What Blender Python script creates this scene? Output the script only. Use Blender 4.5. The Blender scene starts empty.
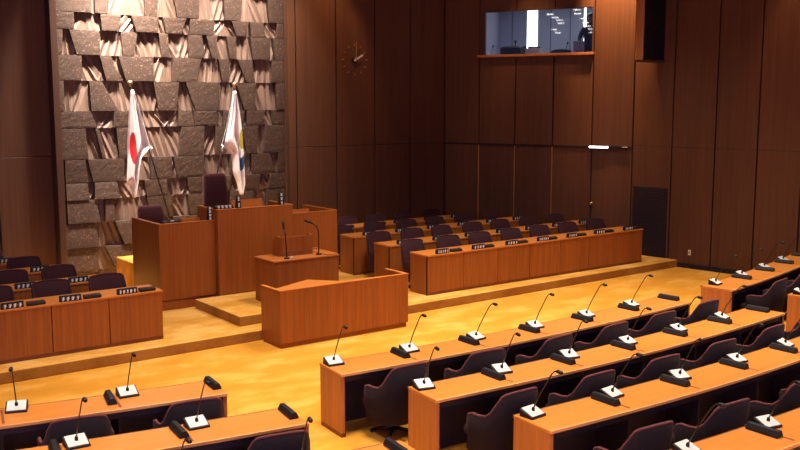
import bpy, bmesh, math, random
from mathutils import Vector, Matrix
random.seed(11)
S = bpy.context.scene
COL = S.collection
PI = math.pi

# ------------------------------------------------------------------ materials
def new_mat(name):
    m = bpy.data.materials.new(name); m.use_nodes = True
    nt = m.node_tree
    return m, nt, nt.nodes['Principled BSDF']

def setin(b, **k):
    for n, v in k.items():
        b.inputs[n.replace('_', ' ')].default_value = v

def plain(name, c, rough=.5, metal=0., spec=.5, emit=0.):
    m, nt, b = new_mat(name)
    b.inputs['Base Color'].default_value = (*c, 1); b.inputs['Roughness'].default_value = rough
    b.inputs['Metallic'].default_value = metal; b.inputs['Specular IOR Level'].default_value = spec
    n = nt.nodes.new('ShaderNodeTexNoise'); n.inputs['Scale'].default_value = 90
    r = nt.nodes.new('ShaderNodeMapRange'); r.inputs['To Min'].default_value = max(0, rough - .06); r.inputs['To Max'].default_value = min(1, rough + .06)
    nt.links.new(n.outputs['Fac'], r.inputs['Value']); nt.links.new(r.outputs['Result'], b.inputs['Roughness'])
    if emit:
        b.inputs['Emission Color'].default_value = (*c, 1); b.inputs['Emission Strength'].default_value = emit
    return m

def ramp(nt, fac, stops):
    r = nt.nodes.new('ShaderNodeValToRGB')
    e = r.color_ramp.elements
    e[0].position, e[0].color = stops[0][0], (*stops[0][1], 1)
    e[1].position, e[1].color = stops[-1][0], (*stops[-1][1], 1)
    for p, c in stops[1:-1]:
        x = e.new(p); x.color = (*c, 1)
    nt.links.new(fac, r.inputs['Fac'])
    return r.outputs['Color']

def wood(name, c, dark=.72, grain=(42, 42, 1.1), rough=.42, fine=.5, coord='Object', spec=.4):
    m, nt, b = new_mat(name)
    tc = nt.nodes.new('ShaderNodeTexCoord'); mp = nt.nodes.new('ShaderNodeMapping')
    mp.inputs['Scale'].default_value = grain
    nt.links.new(tc.outputs[coord], mp.inputs['Vector'])
    n = nt.nodes.new('ShaderNodeTexNoise'); n.inputs['Scale'].default_value = 1.0; n.inputs['Detail'].default_value = 5; n.inputs['Roughness'].default_value = .65
    nt.links.new(mp.outputs['Vector'], n.inputs['Vector'])
    mp2 = nt.nodes.new('ShaderNodeMapping'); mp2.inputs['Scale'].default_value = tuple(g * .06 + .15 for g in grain)
    nt.links.new(tc.outputs[coord], mp2.inputs['Vector'])
    n2 = nt.nodes.new('ShaderNodeTexNoise'); n2.inputs['Scale'].default_value = 1.0; n2.inputs['Detail'].default_value = 3
    nt.links.new(mp2.outputs['Vector'], n2.inputs['Vector'])
    mx = nt.nodes.new('ShaderNodeMix'); mx.data_type = 'FLOAT'; mx.inputs['Factor'].default_value = 1 - fine
    nt.links.new(n.outputs['Fac'], mx.inputs['A']); nt.links.new(n2.outputs['Fac'], mx.inputs['B'])
    d = tuple(x * dark for x in c); l = tuple(min(1, x * (2 - dark)) for x in c)
    col = ramp(nt, mx.outputs['Result'], [(.32, d), (.5, c), (.68, l)])
    nt.links.new(col, b.inputs['Base Color'])
    b.inputs['Roughness'].default_value = rough; b.inputs['Specular IOR Level'].default_value = spec
    bp = nt.nodes.new('ShaderNodeBump'); bp.inputs['Strength'].default_value = .08; bp.inputs['Distance'].default_value = .01
    nt.links.new(n.outputs['Fac'], bp.inputs['Height']); nt.links.new(bp.outputs['Normal'], b.inputs['Normal'])
    return m

def carpet(name, c1, c2, c3, lo=.40, hi=.62):
    m, nt, b = new_mat(name)
    g = nt.nodes.new('ShaderNodeNewGeometry')
    mp = nt.nodes.new('ShaderNodeMapping'); mp.inputs['Scale'].default_value = (1.0, 1.9, 1); mp.inputs['Rotation'].default_value = (0, 0, .25)
    nt.links.new(g.outputs['Position'], mp.inputs['Vector'])
    n = nt.nodes.new('ShaderNodeTexNoise'); n.inputs['Scale'].default_value = 1.1; n.inputs['Detail'].default_value = 6; n.inputs['Roughness'].default_value = .62
    nt.links.new(mp.outputs['Vector'], n.inputs['Vector'])
    col = ramp(nt, n.outputs['Fac'], [(lo, c1), (.5, c2), (hi, c3)])  # last stop paints lighter sheen patches into the pile colour
    n2 = nt.nodes.new('ShaderNodeTexNoise'); n2.inputs['Scale'].default_value = 160; n2.inputs['Detail'].default_value = 3
    nt.links.new(g.outputs['Position'], n2.inputs['Vector'])
    f = ramp(nt, n2.outputs['Fac'], [(.3, (.78, .78, .78)), (.7, (1.1, 1.1, 1.1))])
    mx = nt.nodes.new('ShaderNodeMix'); mx.data_type = 'RGBA'; mx.blend_type = 'MULTIPLY'; mx.inputs['Factor'].default_value = 1
    nt.links.new(col, mx.inputs['A']); nt.links.new(f, mx.inputs['B'])
    nt.links.new(mx.outputs['Result'], b.inputs['Base Color'])
    b.inputs['Roughness'].default_value = .95; b.inputs['Specular IOR Level'].default_value = .15
    bp = nt.nodes.new('ShaderNodeBump'); bp.inputs['Strength'].default_value = .35; bp.inputs['Distance'].default_value = .006
    nt.links.new(n2.outputs['Fac'], bp.inputs['Height']); nt.links.new(bp.outputs['Normal'], b.inputs['Normal'])
    return m

def fabric(name, c, sheen=.3):
    m, nt, b = new_mat(name)
    tc = nt.nodes.new('ShaderNodeTexCoord')
    n = nt.nodes.new('ShaderNodeTexNoise'); n.inputs['Scale'].default_value = 120; n.inputs['Detail'].default_value = 3
    nt.links.new(tc.outputs['Object'], n.inputs['Vector'])
    col = ramp(nt, n.outputs['Fac'], [(.3, tuple(x * .75 for x in c)), (.7, tuple(x * 1.25 for x in c))])
    nt.links.new(col, b.inputs['Base Color'])
    b.inputs['Roughness'].default_value = .9; b.inputs['Specular IOR Level'].default_value = .2
    b.inputs['Sheen Weight'].default_value = sheen; b.inputs['Sheen Tint'].default_value = (.9, .45, .5, 1)
    return m

def stone(name, c, fleck, flute=False):
    m, nt, b = new_mat(name)
    g = nt.nodes.new('ShaderNodeNewGeometry')
    mp = nt.nodes.new('ShaderNodeMapping'); mp.inputs['Scale'].default_value = (30, 30, 1.6) if flute else (9, 9, 12)
    nt.links.new(g.outputs['Position'], mp.inputs['Vector'])
    n = nt.nodes.new('ShaderNodeTexNoise'); n.inputs['Scale'].default_value = 1; n.inputs['Detail'].default_value = 8; n.inputs['Roughness'].default_value = .7
    nt.links.new(mp.outputs['Vector'], n.inputs['Vector'])
    col = ramp(nt, n.outputs['Fac'], [(.3, tuple(x * .55 for x in c)), (.5, c), (.7, tuple(x * 1.35 for x in c))])
    if fleck:
        v = nt.nodes.new('ShaderNodeTexNoise'); v.inputs['Scale'].default_value = 26; v.inputs['Detail'].default_value = 4; v.inputs['Roughness'].default_value = .8
        nt.links.new(g.outputs['Position'], v.inputs['Vector'])
        f = ramp(nt, v.outputs['Fac'], [(.585, (0, 0, 0)), (.63, (1, 1, 1))])
        mx = nt.nodes.new('ShaderNodeMix'); mx.data_type = 'RGBA'
        nt.links.new(f, mx.inputs['Factor']); nt.links.new(col, mx.inputs['A']); mx.inputs['B'].default_value = (*tuple(min(1, x * 4.5) for x in c), 1)
        col = mx.outputs['Result']
    nt.links.new(col, b.inputs['Base Color'])
    b.inputs['Roughness'].default_value = .55; b.inputs['Specular IOR Level'].default_value = .45
    bp = nt.nodes.new('ShaderNodeBump'); bp.inputs['Strength'].default_value = .5; bp.inputs['Distance'].default_value = .006 if not flute else .012
    nt.links.new(n.outputs['Fac'], bp.inputs['Height']); nt.links.new(bp.outputs['Normal'], b.inputs['Normal'])
    return m

M = {}
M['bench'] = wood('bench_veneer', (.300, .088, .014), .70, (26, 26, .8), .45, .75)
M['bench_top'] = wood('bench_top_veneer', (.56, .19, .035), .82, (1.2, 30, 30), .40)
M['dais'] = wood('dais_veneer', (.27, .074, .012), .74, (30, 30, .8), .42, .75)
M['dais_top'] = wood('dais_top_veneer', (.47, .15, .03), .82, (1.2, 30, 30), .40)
M['desk'] = wood('desk_top_veneer', (.60, .207, .036), .84, (1.6, 26, 26), .34, spec=.5)
M['edge_highlight'] = wood('edge_highlight_veneer', (.78, .36, .13), .9, (1.6, 26, 26), .32, spec=.5)  # paler wood: highlight of the desks' near edge put into the colour
M['desk_end'] = wood('desk_end_veneer', (.44, .155, .036), .70, (34, 34, .9), .45, .7)
M['desk_strip'] = wood('desk_strip_veneer', (.20, .062, .018), .8, (30, 2, 30), .5)
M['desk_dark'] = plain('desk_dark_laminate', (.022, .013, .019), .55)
M['wall'] = wood('wall_veneer', (.094, .039, .019), .74, (22, 22, .5), .5, .6, spec=.3)
M['wall_gap'] = plain('wall_joint_black', (.008, .006, .008), .9)
M['trim'] = wood('trim_veneer', (.065, .028, .015), .8, (30, 30, .6), .5)
M['sill'] = wood('sill_veneer', (.40, .155, .045), .8, (30, 30, 2), .4)
M['brass'] = plain('brass_strip', (.50, .25, .09), .4, .6)
M['carpet'] = carpet('mustard_carpet', (.62, .27, .028), (.67, .305, .036), (.74, .385, .072))
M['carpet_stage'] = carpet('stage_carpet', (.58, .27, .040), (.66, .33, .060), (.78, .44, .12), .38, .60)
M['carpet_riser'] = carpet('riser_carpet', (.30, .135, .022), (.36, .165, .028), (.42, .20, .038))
M['stone'] = stone('rough_brown_stone', (.044, .024, .015), True)
M['flute'] = stone('split_stone_flutes', (.130, .078, .054), False, True)
M['maroon'] = fabric('maroon_upholstery', (.036, .010, .014), .08)
M['plum'] = fabric('plum_upholstery', (.011, .006, .010), .04)
M['piping'] = fabric('mauve_piping', (.115, .034, .036), .1)
M['piping_dark'] = fabric('dark_maroon_piping', (.045, .015, .019), .1)
M['red_chair'] = fabric('dark_red_upholstery', (.055, .013, .016), .12)
M['black'] = plain('black_plastic', (.007, .006, .009), .5, 0, .35)
M['blackm'] = plain('black_metal', (.014, .012, .014), .38, .3)
M['white'] = plain('white_plastic', (.60, .585, .57), .5, 0, .3)
M['ivory'] = plain('ivory_plastic', (.75, .68, .55), .45)
M['ink'] = plain('white_lettering', (.90, .88, .86), .6)
M['gold'] = plain('gold_finish', (.85, .60, .28), .28, .9)
M['screen'] = plain('dark_glass_panel', (.006, .006, .009), .28)
M['booth'] = plain('booth_paint', (.30, .30, .36), .7)
M['booth_dark'] = plain('booth_joint', (.10, .12, .17), .7)
M['cool_lamp'] = plain('cool_white_lamp', (.90, .92, 1.0), .5, 0, .5, 5.0)
M['lamp'] = plain('lamp_diffuser', (1.0, .93, .82), .5, 0, .5, 7.0)
M['lamp2'] = plain('tube_diffuser', (1.0, .96, .90), .5, 0, .5, 9.0)
M['skin'] = plain('skin', (.42, .24, .17), .6)
M['hair'] = plain('black_hair', (.012, .010, .010), .6)
M['suit'] = fabric('dark_suit', (.016, .015, .022), .05)
M['ceil'] = plain('ceiling_paint', (.30, .25, .22), .85)
M['chrome'] = plain('chrome_base', (.30, .28, .28), .3, .9)

def glass_mat():
    m = bpy.data.materials.new('booth_glass'); m.use_nodes = True
    nt = m.node_tree; nt.nodes.clear()
    o = nt.nodes.new('ShaderNodeOutputMaterial'); mix = nt.nodes.new('ShaderNodeMixShader')
    t = nt.nodes.new('ShaderNodeBsdfTransparent'); g = nt.nodes.new('ShaderNodeBsdfGlossy'); g.inputs['Roughness'].default_value = .02
    f = nt.nodes.new('ShaderNodeFresnel'); f.inputs['IOR'].default_value = 1.5
    mth = nt.nodes.new('ShaderNodeMath'); mth.operation = 'MULTIPLY'; mth.inputs[1].default_value = 1.8
    t.inputs['Color'].default_value = (.93, .95, .97, 1)
    nt.links.new(f.outputs['Fac'], mth.inputs[0]); nt.links.new(mth.outputs[0], mix.inputs['Fac'])
    nt.links.new(t.outputs[0], mix.inputs[1]); nt.links.new(g.outputs[0], mix.inputs[2]); nt.links.new(mix.outputs[0], o.inputs['Surface'])
    return m
M['glass'] = glass_mat()

def flag_mat(name, blobs):
    """white cloth with printed shapes: (x, z, rx, rz, colour) in the flag's own coordinates"""
    m, nt, b = new_mat(name)
    tc = nt.nodes.new('ShaderNodeTexCoord'); sp = nt.nodes.new('ShaderNodeSeparateXYZ')
    nt.links.new(tc.outputs['UV'], sp.inputs['Vector'])
    def mth(op, a, bb=None):
        n = nt.nodes.new('ShaderNodeMath'); n.operation = op
        for i, v in enumerate((a, bb)):
            if v is None: continue
            if isinstance(v, (int, float)): n.inputs[i].default_value = v
            else: nt.links.new(v, n.inputs[i])
        return n.outputs[0]
    col = None
    for (x, z, rx, rz, c) in blobs:
        dx = mth('DIVIDE', mth('SUBTRACT', sp.outputs['X'], x), rx); dz = mth('DIVIDE', mth('SUBTRACT', sp.outputs['Y'], z), rz)
        r = mth('ADD', mth('MULTIPLY', dx, dx), mth('MULTIPLY', dz, dz))
        fac = mth('LESS_THAN', r, 1.0)
        mx = nt.nodes.new('ShaderNodeMix'); mx.data_type = 'RGBA'
        nt.links.new(fac, mx.inputs['Factor'])
        if col is None: mx.inputs['A'].default_value = (.86, .80, .76, 1)
        else: nt.links.new(col, mx.inputs['A'])
        mx.inputs['B'].default_value = (*c, 1); col = mx.outputs['Result']
    nt.links.new(col, b.inputs['Base Color'])
    b.inputs['Roughness'].default_value = .75; b.inputs['Specular IOR Level'].default_value = .25
    return m

# ------------------------------------------------------------------ mesh builder
class MB:
    def __init__(s): s.bm = bmesh.new()
    def face(s, pts, mi=0):
        f = s.bm.faces.new([s.bm.verts.new(p) for p in pts]); f.material_index = mi; return s
    def box(s, x0, x1, y0, y1, z0, z1, mi=0):
        return s.hexa([(x0, y0), (x1, y0), (x1, y1), (x0, y1)], z0, z1, mi)
    def hexa(s, poly, z0, z1, mi=0):
        n = len(poly)
        z0 = [z0] * n if not isinstance(z0, (list, tuple)) else z0
        z1 = [z1] * n if not isinstance(z1, (list, tuple)) else z1
        a = [s.bm.verts.new((p[0], p[1], z)) for p, z in zip(poly, z0)]; b = [s.bm.verts.new((p[0], p[1], z)) for p, z in zip(poly, z1)]
        fs = [s.bm.faces.new(a[::-1]), s.bm.faces.new(b)]
        for i in range(n): fs.append(s.bm.faces.new((a[i], a[(i + 1) % n], b[(i + 1) % n], b[i])))
        for f in fs: f.material_index = mi
        return s
    def obox(s, o, ax, ay, l, w, z0, z1, mi=0):
        """box from corner o along unit vectors ax (length l) and ay (length w)"""
        o = Vector(o); ax = Vector(ax); ay = Vector(ay)
        P = [o, o + ax * l, o + ax * l + ay * w, o + ay * w]
        return s.hexa([(p.x, p.y) for p in P], z0, z1, mi)
    def rings(s, rings, cap=True, closed=True, mi=0, smooth=False):
        R = [[s.bm.verts.new(p) for p in r] for r in rings]
        for a, b in zip(R, R[1:]):
            n = len(a)
            for i in range(n if closed else n - 1):
                f = s.bm.faces.new((a[i], a[(i + 1) % n], b[(i + 1) % n], b[i])); f.material_index = mi; f.smooth = smooth
        if cap:
            for r in (R[0][::-1], R[-1]):
                f = s.bm.faces.new(r); f.material_index = mi
        return s
    def tube(s, pts, rad, seg=8, mi=0):
        pts = [Vector(p) for p in pts]; rs = []
        up = Vector((0, 0, 1))
        for i, p in enumerate(pts):
            d = (pts[min(i + 1, len(pts) - 1)] - pts[max(i - 1, 0)]).normalized()
            u = d.cross(up)
            if u.length < 1e-3: u = d.cross(Vector((1, 0, 0)))
            u.normalize(); v = d.cross(u)
            r = rad[i] if isinstance(rad, (list, tuple)) else rad
            rs.append([p + (u * math.cos(2 * PI * k / seg) + v * math.sin(2 * PI * k / seg)) * r for k in range(seg)])
        return s.rings(rs, smooth=True, mi=mi)
    def lathe(s, prof, c=(0, 0, 0), seg=20, mi=0):
        return s.rings([[(c[0] + r * math.cos(2 * PI * k / seg), c[1] + r * math.sin(2 * PI * k / seg), c[2] + z) for k in range(seg)] for r, z in prof], smooth=True, mi=mi)
    def build(s, name, mats, parent=None, org=(0, 0, 0), bevel=0, seg=2, smooth=False):
        bm = s.bm
        bmesh.ops.recalc_face_normals(bm, faces=bm.faces)
        if any(org):
            for v in bm.verts: v.co -= Vector(org)
        if smooth:
            for f in bm.faces: f.smooth = True
        me = bpy.data.meshes.new(name); bm.to_mesh(me); bm.free()
        for m in (mats if isinstance(mats, (list, tuple)) else [mats]): me.materials.append(m)
        o = bpy.data.objects.new(name, me); COL.objects.link(o)
        if parent is not None: o.parent = parent
        if bevel:
            b = o.modifiers.new('bevel', 'BEVEL'); b.width = bevel; b.segments = seg; b.limit_method = 'ANGLE'; b.angle_limit = math.radians(40)
        return o

def tag(o, label=None, cat=None, group=None, kind=None):
    if label: o['label'] = label
    if cat: o['category'] = cat
    if group: o['group'] = group
    if kind: o['kind'] = kind
    return o
def thing(name, label, cat, loc=(0, 0, 0), rz=0, group=None):
    o = bpy.data.objects.new(name, None); COL.objects.link(o); o.empty_display_size = .1
    o.location = loc; o.rotation_euler = (0, 0, rz)
    return tag(o, label, cat, group)
def struct(o): o['kind'] = 'structure'; return o
def dup(root, loc, rz=0, label=None, group=None):
    r = root.copy(); COL.objects.link(r); r.location = loc; r.rotation_euler = (0, 0, rz)
    if label: r['label'] = label
    if group: r['group'] = group
    for ch in list(root.children):
        c = ch.copy(); COL.objects.link(c); c.parent = r
        for g in list(ch.children):
            d = g.copy(); COL.objects.link(d); d.parent = c
    return r
ORD = ['first', 'second', 'third', 'fourth', 'fifth', 'sixth', 'seventh', 'eighth']

class Proto:
    """first place() moves the built thing itself, later ones copy it"""
    def __init__(s, root): s.root = root; s.used = False
    def place(s, loc, rz, label, group):
        if not s.used:
            s.used = True; r = s.root; r.location = loc; r.rotation_euler = (0, 0, rz); r['label'] = label; r['group'] = group; return r
        return dup(s.root, loc, rz, label, group)

# ------------------------------------------------------------------ room shell
YB = 18.85                                            # panelled front wall plane
COR = Vector((15.53, YB, 0)); DA = Vector((.383, -.924, 0)).normalized(); NA = Vector((-DA.y, DA.x, 0))   # NA points out of the hall
BEND = COR + DA * 4.945
DB = Vector((.155, -1, 0)).normalized(); NB = Vector((-DB.y, DB.x, 0))
CEIL = 8.2
ZS = .16                                              # stage platform height

fl = MB(); fl.face([(-8, -9, 0), (22, -9, 0), (22, 19.5, 0), (-8, 19.5, 0)])
struct(fl.build('floor', M['carpet']))
ce = MB(); ce.box(-8, 22, -9, 22, CEIL, CEIL + .1)
struct(ce.build('ceiling', M['ceil']))

# panelled wall behind the stage, split round the stone relief
SX0, SX1 = 5.79, 10.84
w = MB()
w.box(-4, SX0 - .05, YB + .05, YB + .3, 0, CEIL, 1); w.box(SX1 + .03, 16.2, YB + .05, YB + .3, 0, CEIL, 1)
def panel_x(x0, x1, zs):
    for z0, z1 in zs: w.box(x0 + .017, x1 - .017, YB - .0, YB + .04, z0, z1, 0)
sp2 = [(0.10, 2.655), (2.667, CEIL)]
x = 15.6
seams = [15.53, 14.42, 13.34, 12.225, 11.135]
for a, b in zip(seams, seams[1:]): panel_x(b, a, sp2)
panel_x(SX1 + .06, 11.135, sp2)
seams = [5.60, 4.55, 3.45, 2.35, 1.25, .15, -.95, -2.05, -3.2]
for a, b in zip(seams, seams[1:]): panel_x(b, a, sp2)
struct(w.build('wall_front', [M['wall'], M['wall_gap']], bevel=.004, seg=1))
t = MB()
t.box(SX1, SX1 + .07, YB - .01, YB + .3, 0, CEIL); t.box(5.575, 5.705, YB - .30, YB + .3, 0, CEIL); t.box(5.705, 5.80, YB + .06, YB + .3, 0, CEIL)
struct(t.build('trim_1', M['trim'], bevel=.006))
b_ = MB(); b_.box(SX1 + .07, 15.6, YB - .02, YB + .03, 0, .10); b_.box(-3, SX0 - .14, YB - .02, YB + .03, 0, .10)
struct(b_.build('baseboard_front', M['wall_gap']))

# side wall: faceted, with doors below a lintel and the control booth window above
w = MB()
def wp(o, d, n, t0, t1, z0, z1, off=0., th=.04, mi=0, gap=.016):
    w.obox(o + d * (t0 + gap) + n * off, d, n, (t1 - t0) - 2 * gap, th, z0, z1, mi)
LZ0, LZ1 = 2.625, 2.665
for i in range(5):
    t0, t1 = i * .989, (i + 1) * .989
    wp(COR, DA, NA, t0, t1, .10, LZ0 - .0, off=.02)
    if i in (1, 2, 3): wp(COR, DA, NA, t0, t1, LZ1, 4.80); wp(COR, DA, NA, t0, t1, 5.93, CEIL)
    else: wp(COR, DA, NA, t0, t1, LZ1, CEIL)
for (t0, t1, z0, z1) in ((-.1, 1.0, 0, CEIL), (3.93, 5.0, 0, CEIL), (1.0, 3.93, 0, 4.80), (1.0, 3.93, 5.93, CEIL)):
    wp(COR, DA, NA, t0, t1, z0, z1, off=.06, th=.08, mi=1, gap=0)
w.obox(COR - DA * 0 - NA * .0, DA, NA, 4.93, .06, LZ0, LZ1, 1)
sb = [0, 1.0, 2.02, 2.96, 3.9, 4.85, 5.8, 6.75, 7.7, 8.65]
for i in range(len(sb) - 1):
    a, b = sb[i], sb[i + 1]
    wp(BEND, DB, NB, a, b, .10, 2.695); wp(BEND, DB, NB, a, b, 2.70, CEIL)
wp(BEND, DB, NB, -.05, 8.7, 0, CEIL, off=.05, th=.08, mi=1, gap=0)
struct(w.build('wall_side', [M['wall'], M['wall_gap']], bevel=.004, seg=1))
bb = MB(); bb.obox(BEND - NB * .02, DB, NB, 8.6, .05, 0, .10); bb.obox(COR - NA * .01, DA, NA, 4.9, .05, 0, .10)
struct(bb.build('baseboard_side', M['wall_gap']))
# brass edge strips between the doors
bs = MB()
for tt in (.989, 1.978, 2.967): bs.obox(COR + DA * (tt - .011) - NA * .006, DA, NA, .022, .03, .1, LZ0)
struct(bs.build('trim_2', M['brass']))

# control booth behind the window (top of the side wall)
def bpt(t, n): return COR + DA * t + NA * n
bo = MB()
T0, T1, DEP, BZ0, BZ1 = .15, 5.2, 3.0, 4.1, 6.6
bo.obox(bpt(T0, DEP), DA, NA, T1 - T0, .1, BZ0, BZ1)
bo.obox(bpt(T0 - .1, .16), DA, NA, .1, DEP, BZ0, BZ1); bo.obox(bpt(T1, .16), DA, NA, .1, DEP, BZ0, BZ1)
bo.obox(bpt(T0 - .1, .16), DA, NA, T1 - T0 + .2, DEP, BZ0 - .1, BZ0); bo.obox(bpt(T0 - .1, .16), DA, NA, T1 - T0 + .2, DEP, BZ1, BZ1 + .1)
for tt in (.52, 1.66, 2.22): bo.obox(bpt(tt, DEP - .01), DA, NA, .025, .02, BZ0, BZ1, 1)
struct(bo.build('wall_booth', [M['booth'], M['booth_dark']]))
wl = thing('window_lamp', 'bright white lit vertical panel on the booth back wall', 'light panel', bpt(1.16, DEP - .05))
p = MB(); p.obox(-DA * .16, DA, NA, .30, .03, .62, BZ1 - BZ0 - .03); 
for o_ in (p.build('diffuser', M['cool_lamp'], wl),): pass
p = MB(); p.obox(DA * .145 , DA, NA, .03, .04, .62, 2.4); p.obox(-DA * .19, DA, NA, .03, .04, .62, 2.4); p.obox(-DA * .19, DA, NA, .365, .04, .58, .62); p.build('frame', M['white'], wl)
wl.location.z = BZ0
wl2 = thing('tube_lamp', 'slim white vertical tube lamp behind the standing person in the booth', 'lamp', (*bpt(2.66, DEP - .05).xy, BZ0))
p = MB(); p.obox(-DA * .03, DA, NA, .055, .03, 1.2, 2.45); p.build('tube', M['cool_lamp'], wl2)
p = MB(); p.obox(-DA * .045 + NA * .02, DA, NA, .085, .03, 1.15, 2.48); p.build('bracket', M['booth_dark'], wl2)

wn = MB()
fr = .035
wn.obox(bpt(.985, -.015), DA, NA, 2.96, .09, 5.895, 5.93); wn.obox(bpt(.985, -.015), DA, NA, .15, .09, 4.86, 5.9); wn.obox(bpt(3.91, -.015), DA, NA, fr, .09, 4.86, 5.9)
win = struct(wn.build('window_1', M['trim'], bevel=.004))
wn = MB(); wn.obox(bpt(.96, -.10), DA, NA, 3.0, .24, 4.80, 4.86); wn.build('window_sill', M['sill'], win, bevel=.008)
wn = MB(); wn.obox(bpt(1.02, .045), DA, NA, 2.89, .006, 4.86, 5.895); wn.build('pane', M['glass'], win)

# booth furniture
cnt = MB(); cnt.obox(bpt(.7, .22), DA, NA, 3.5, .6, 4.80, 4.85); cnt.obox(bpt(.75, .75), DA, NA, 3.4, .04, 4.1, 4.80)
cnt = tag(cnt.build('booth_counter', M['booth_dark']), 'long grey counter inside the control booth below its window', 'counter')
def on_counter(t, n): return (*bpt(t, n).xy, 4.85)
rz_a = math.atan2(DA.y, DA.x)
mc = thing('mixing_console', 'black boxy console standing on the control booth counter', 'console', on_counter(1.72, .42), rz_a)
p = MB(); p.hexa([(-.27, -.2), (.27, -.2), (.27, .2), (-.27, .2)], 0, [.19, .19, .26, .26]); p.build('body', M['black'], mc, bevel=.01)
p = MB(); p.box(-.22, .22, -.16, -.02, .19, .21); p.build('fader_panel', M['screen'], mc)
p = MB(); p.tube([(.05, 0, .2), (.05, 0, .33)], .012); p.lathe([(.0, .30), (.03, .32), (.03, .36), (0, .38)], (.05, 0, 0), 10); p.build('joystick', M['black'], mc)
pr_ = thing('desk_monitor', 'pale low equipment box beside the black console in the booth', 'equipment box', on_counter(2.28, .42), rz_a)
p = MB(); p.box(-.18, .18, -.15, .15, .012, .16); p.build('body', M['ivory'], pr_, bevel=.012)
p = MB(); p.box(-.12, .12, -.13, .1, .16, .20); p.build('lid', M['black'], pr_, bevel=.01)
p = MB()
for sx in (-.15, .15):
    for sy in (-.12, .12): p.box(sx - .015, sx + .015, sy - .015, sy + .015, 0, .013)
p.build('foot', M['black'], pr_)
bg = MB()
bg.rings([[(.28 * k * math.cos(a), .16 * k * math.sin(a) , z) for a in [2 * PI * i / 16 for i in range(16)]] for k, z in ((.9, 0), (1, .04), (.9, .09), (.55, .12), (.15, .13))], smooth=True)
bg = tag(bg.build('equipment_bag', M['suit']), 'low black bag lying on the booth counter by the standing person', 'bag')
bg.location = on_counter(2.98, .42); bg.rotation_euler.z = rz_a
def booth_mic(t, n, h, lab):
    r = thing('booth_microphone', lab, 'microphone', on_counter(t, n), rz_a)
    p = MB(); p.lathe([(.05, 0), (.05, .02), (.02, .03)], seg=14); p.build('base', M['black'], r)
    p = MB(); p.tube([(0, 0, .025), (.01, 0, h * .6), (.05, -.02, h)], .007); p.build('gooseneck', M['black'], r)
    p = MB(); p.tube([(.05, -.02, h - .01), (.06, -.03, h + .05)], .02); p.build('capsule', M['black'], r)
booth_mic(1.17, .3, .22, 'small black stand microphone at the wall end of the booth counter')
booth_mic(3.0, .68, .26, 'thin black gooseneck microphone above the bag in the booth')
booth_mic(3.24, .70, .20, 'short black gooseneck microphone by the standing person in the booth')
lap = thing('booth_screen', 'pale grey upright screen between the bag and standing person in booth', 'screen', on_counter(3.45, .36), rz_a + .2)
p = MB(); p.box(-.13, .13, -.012, .012, .03, .30); p.build('panel', M['booth'], lap, bevel=.005)
p = MB(); p.box(-.08, .08, -.06, .06, 0, .012); p.box(-.02, .02, -.01, .012, 0, .08); p.build('stand', M['black'], lap)

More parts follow.
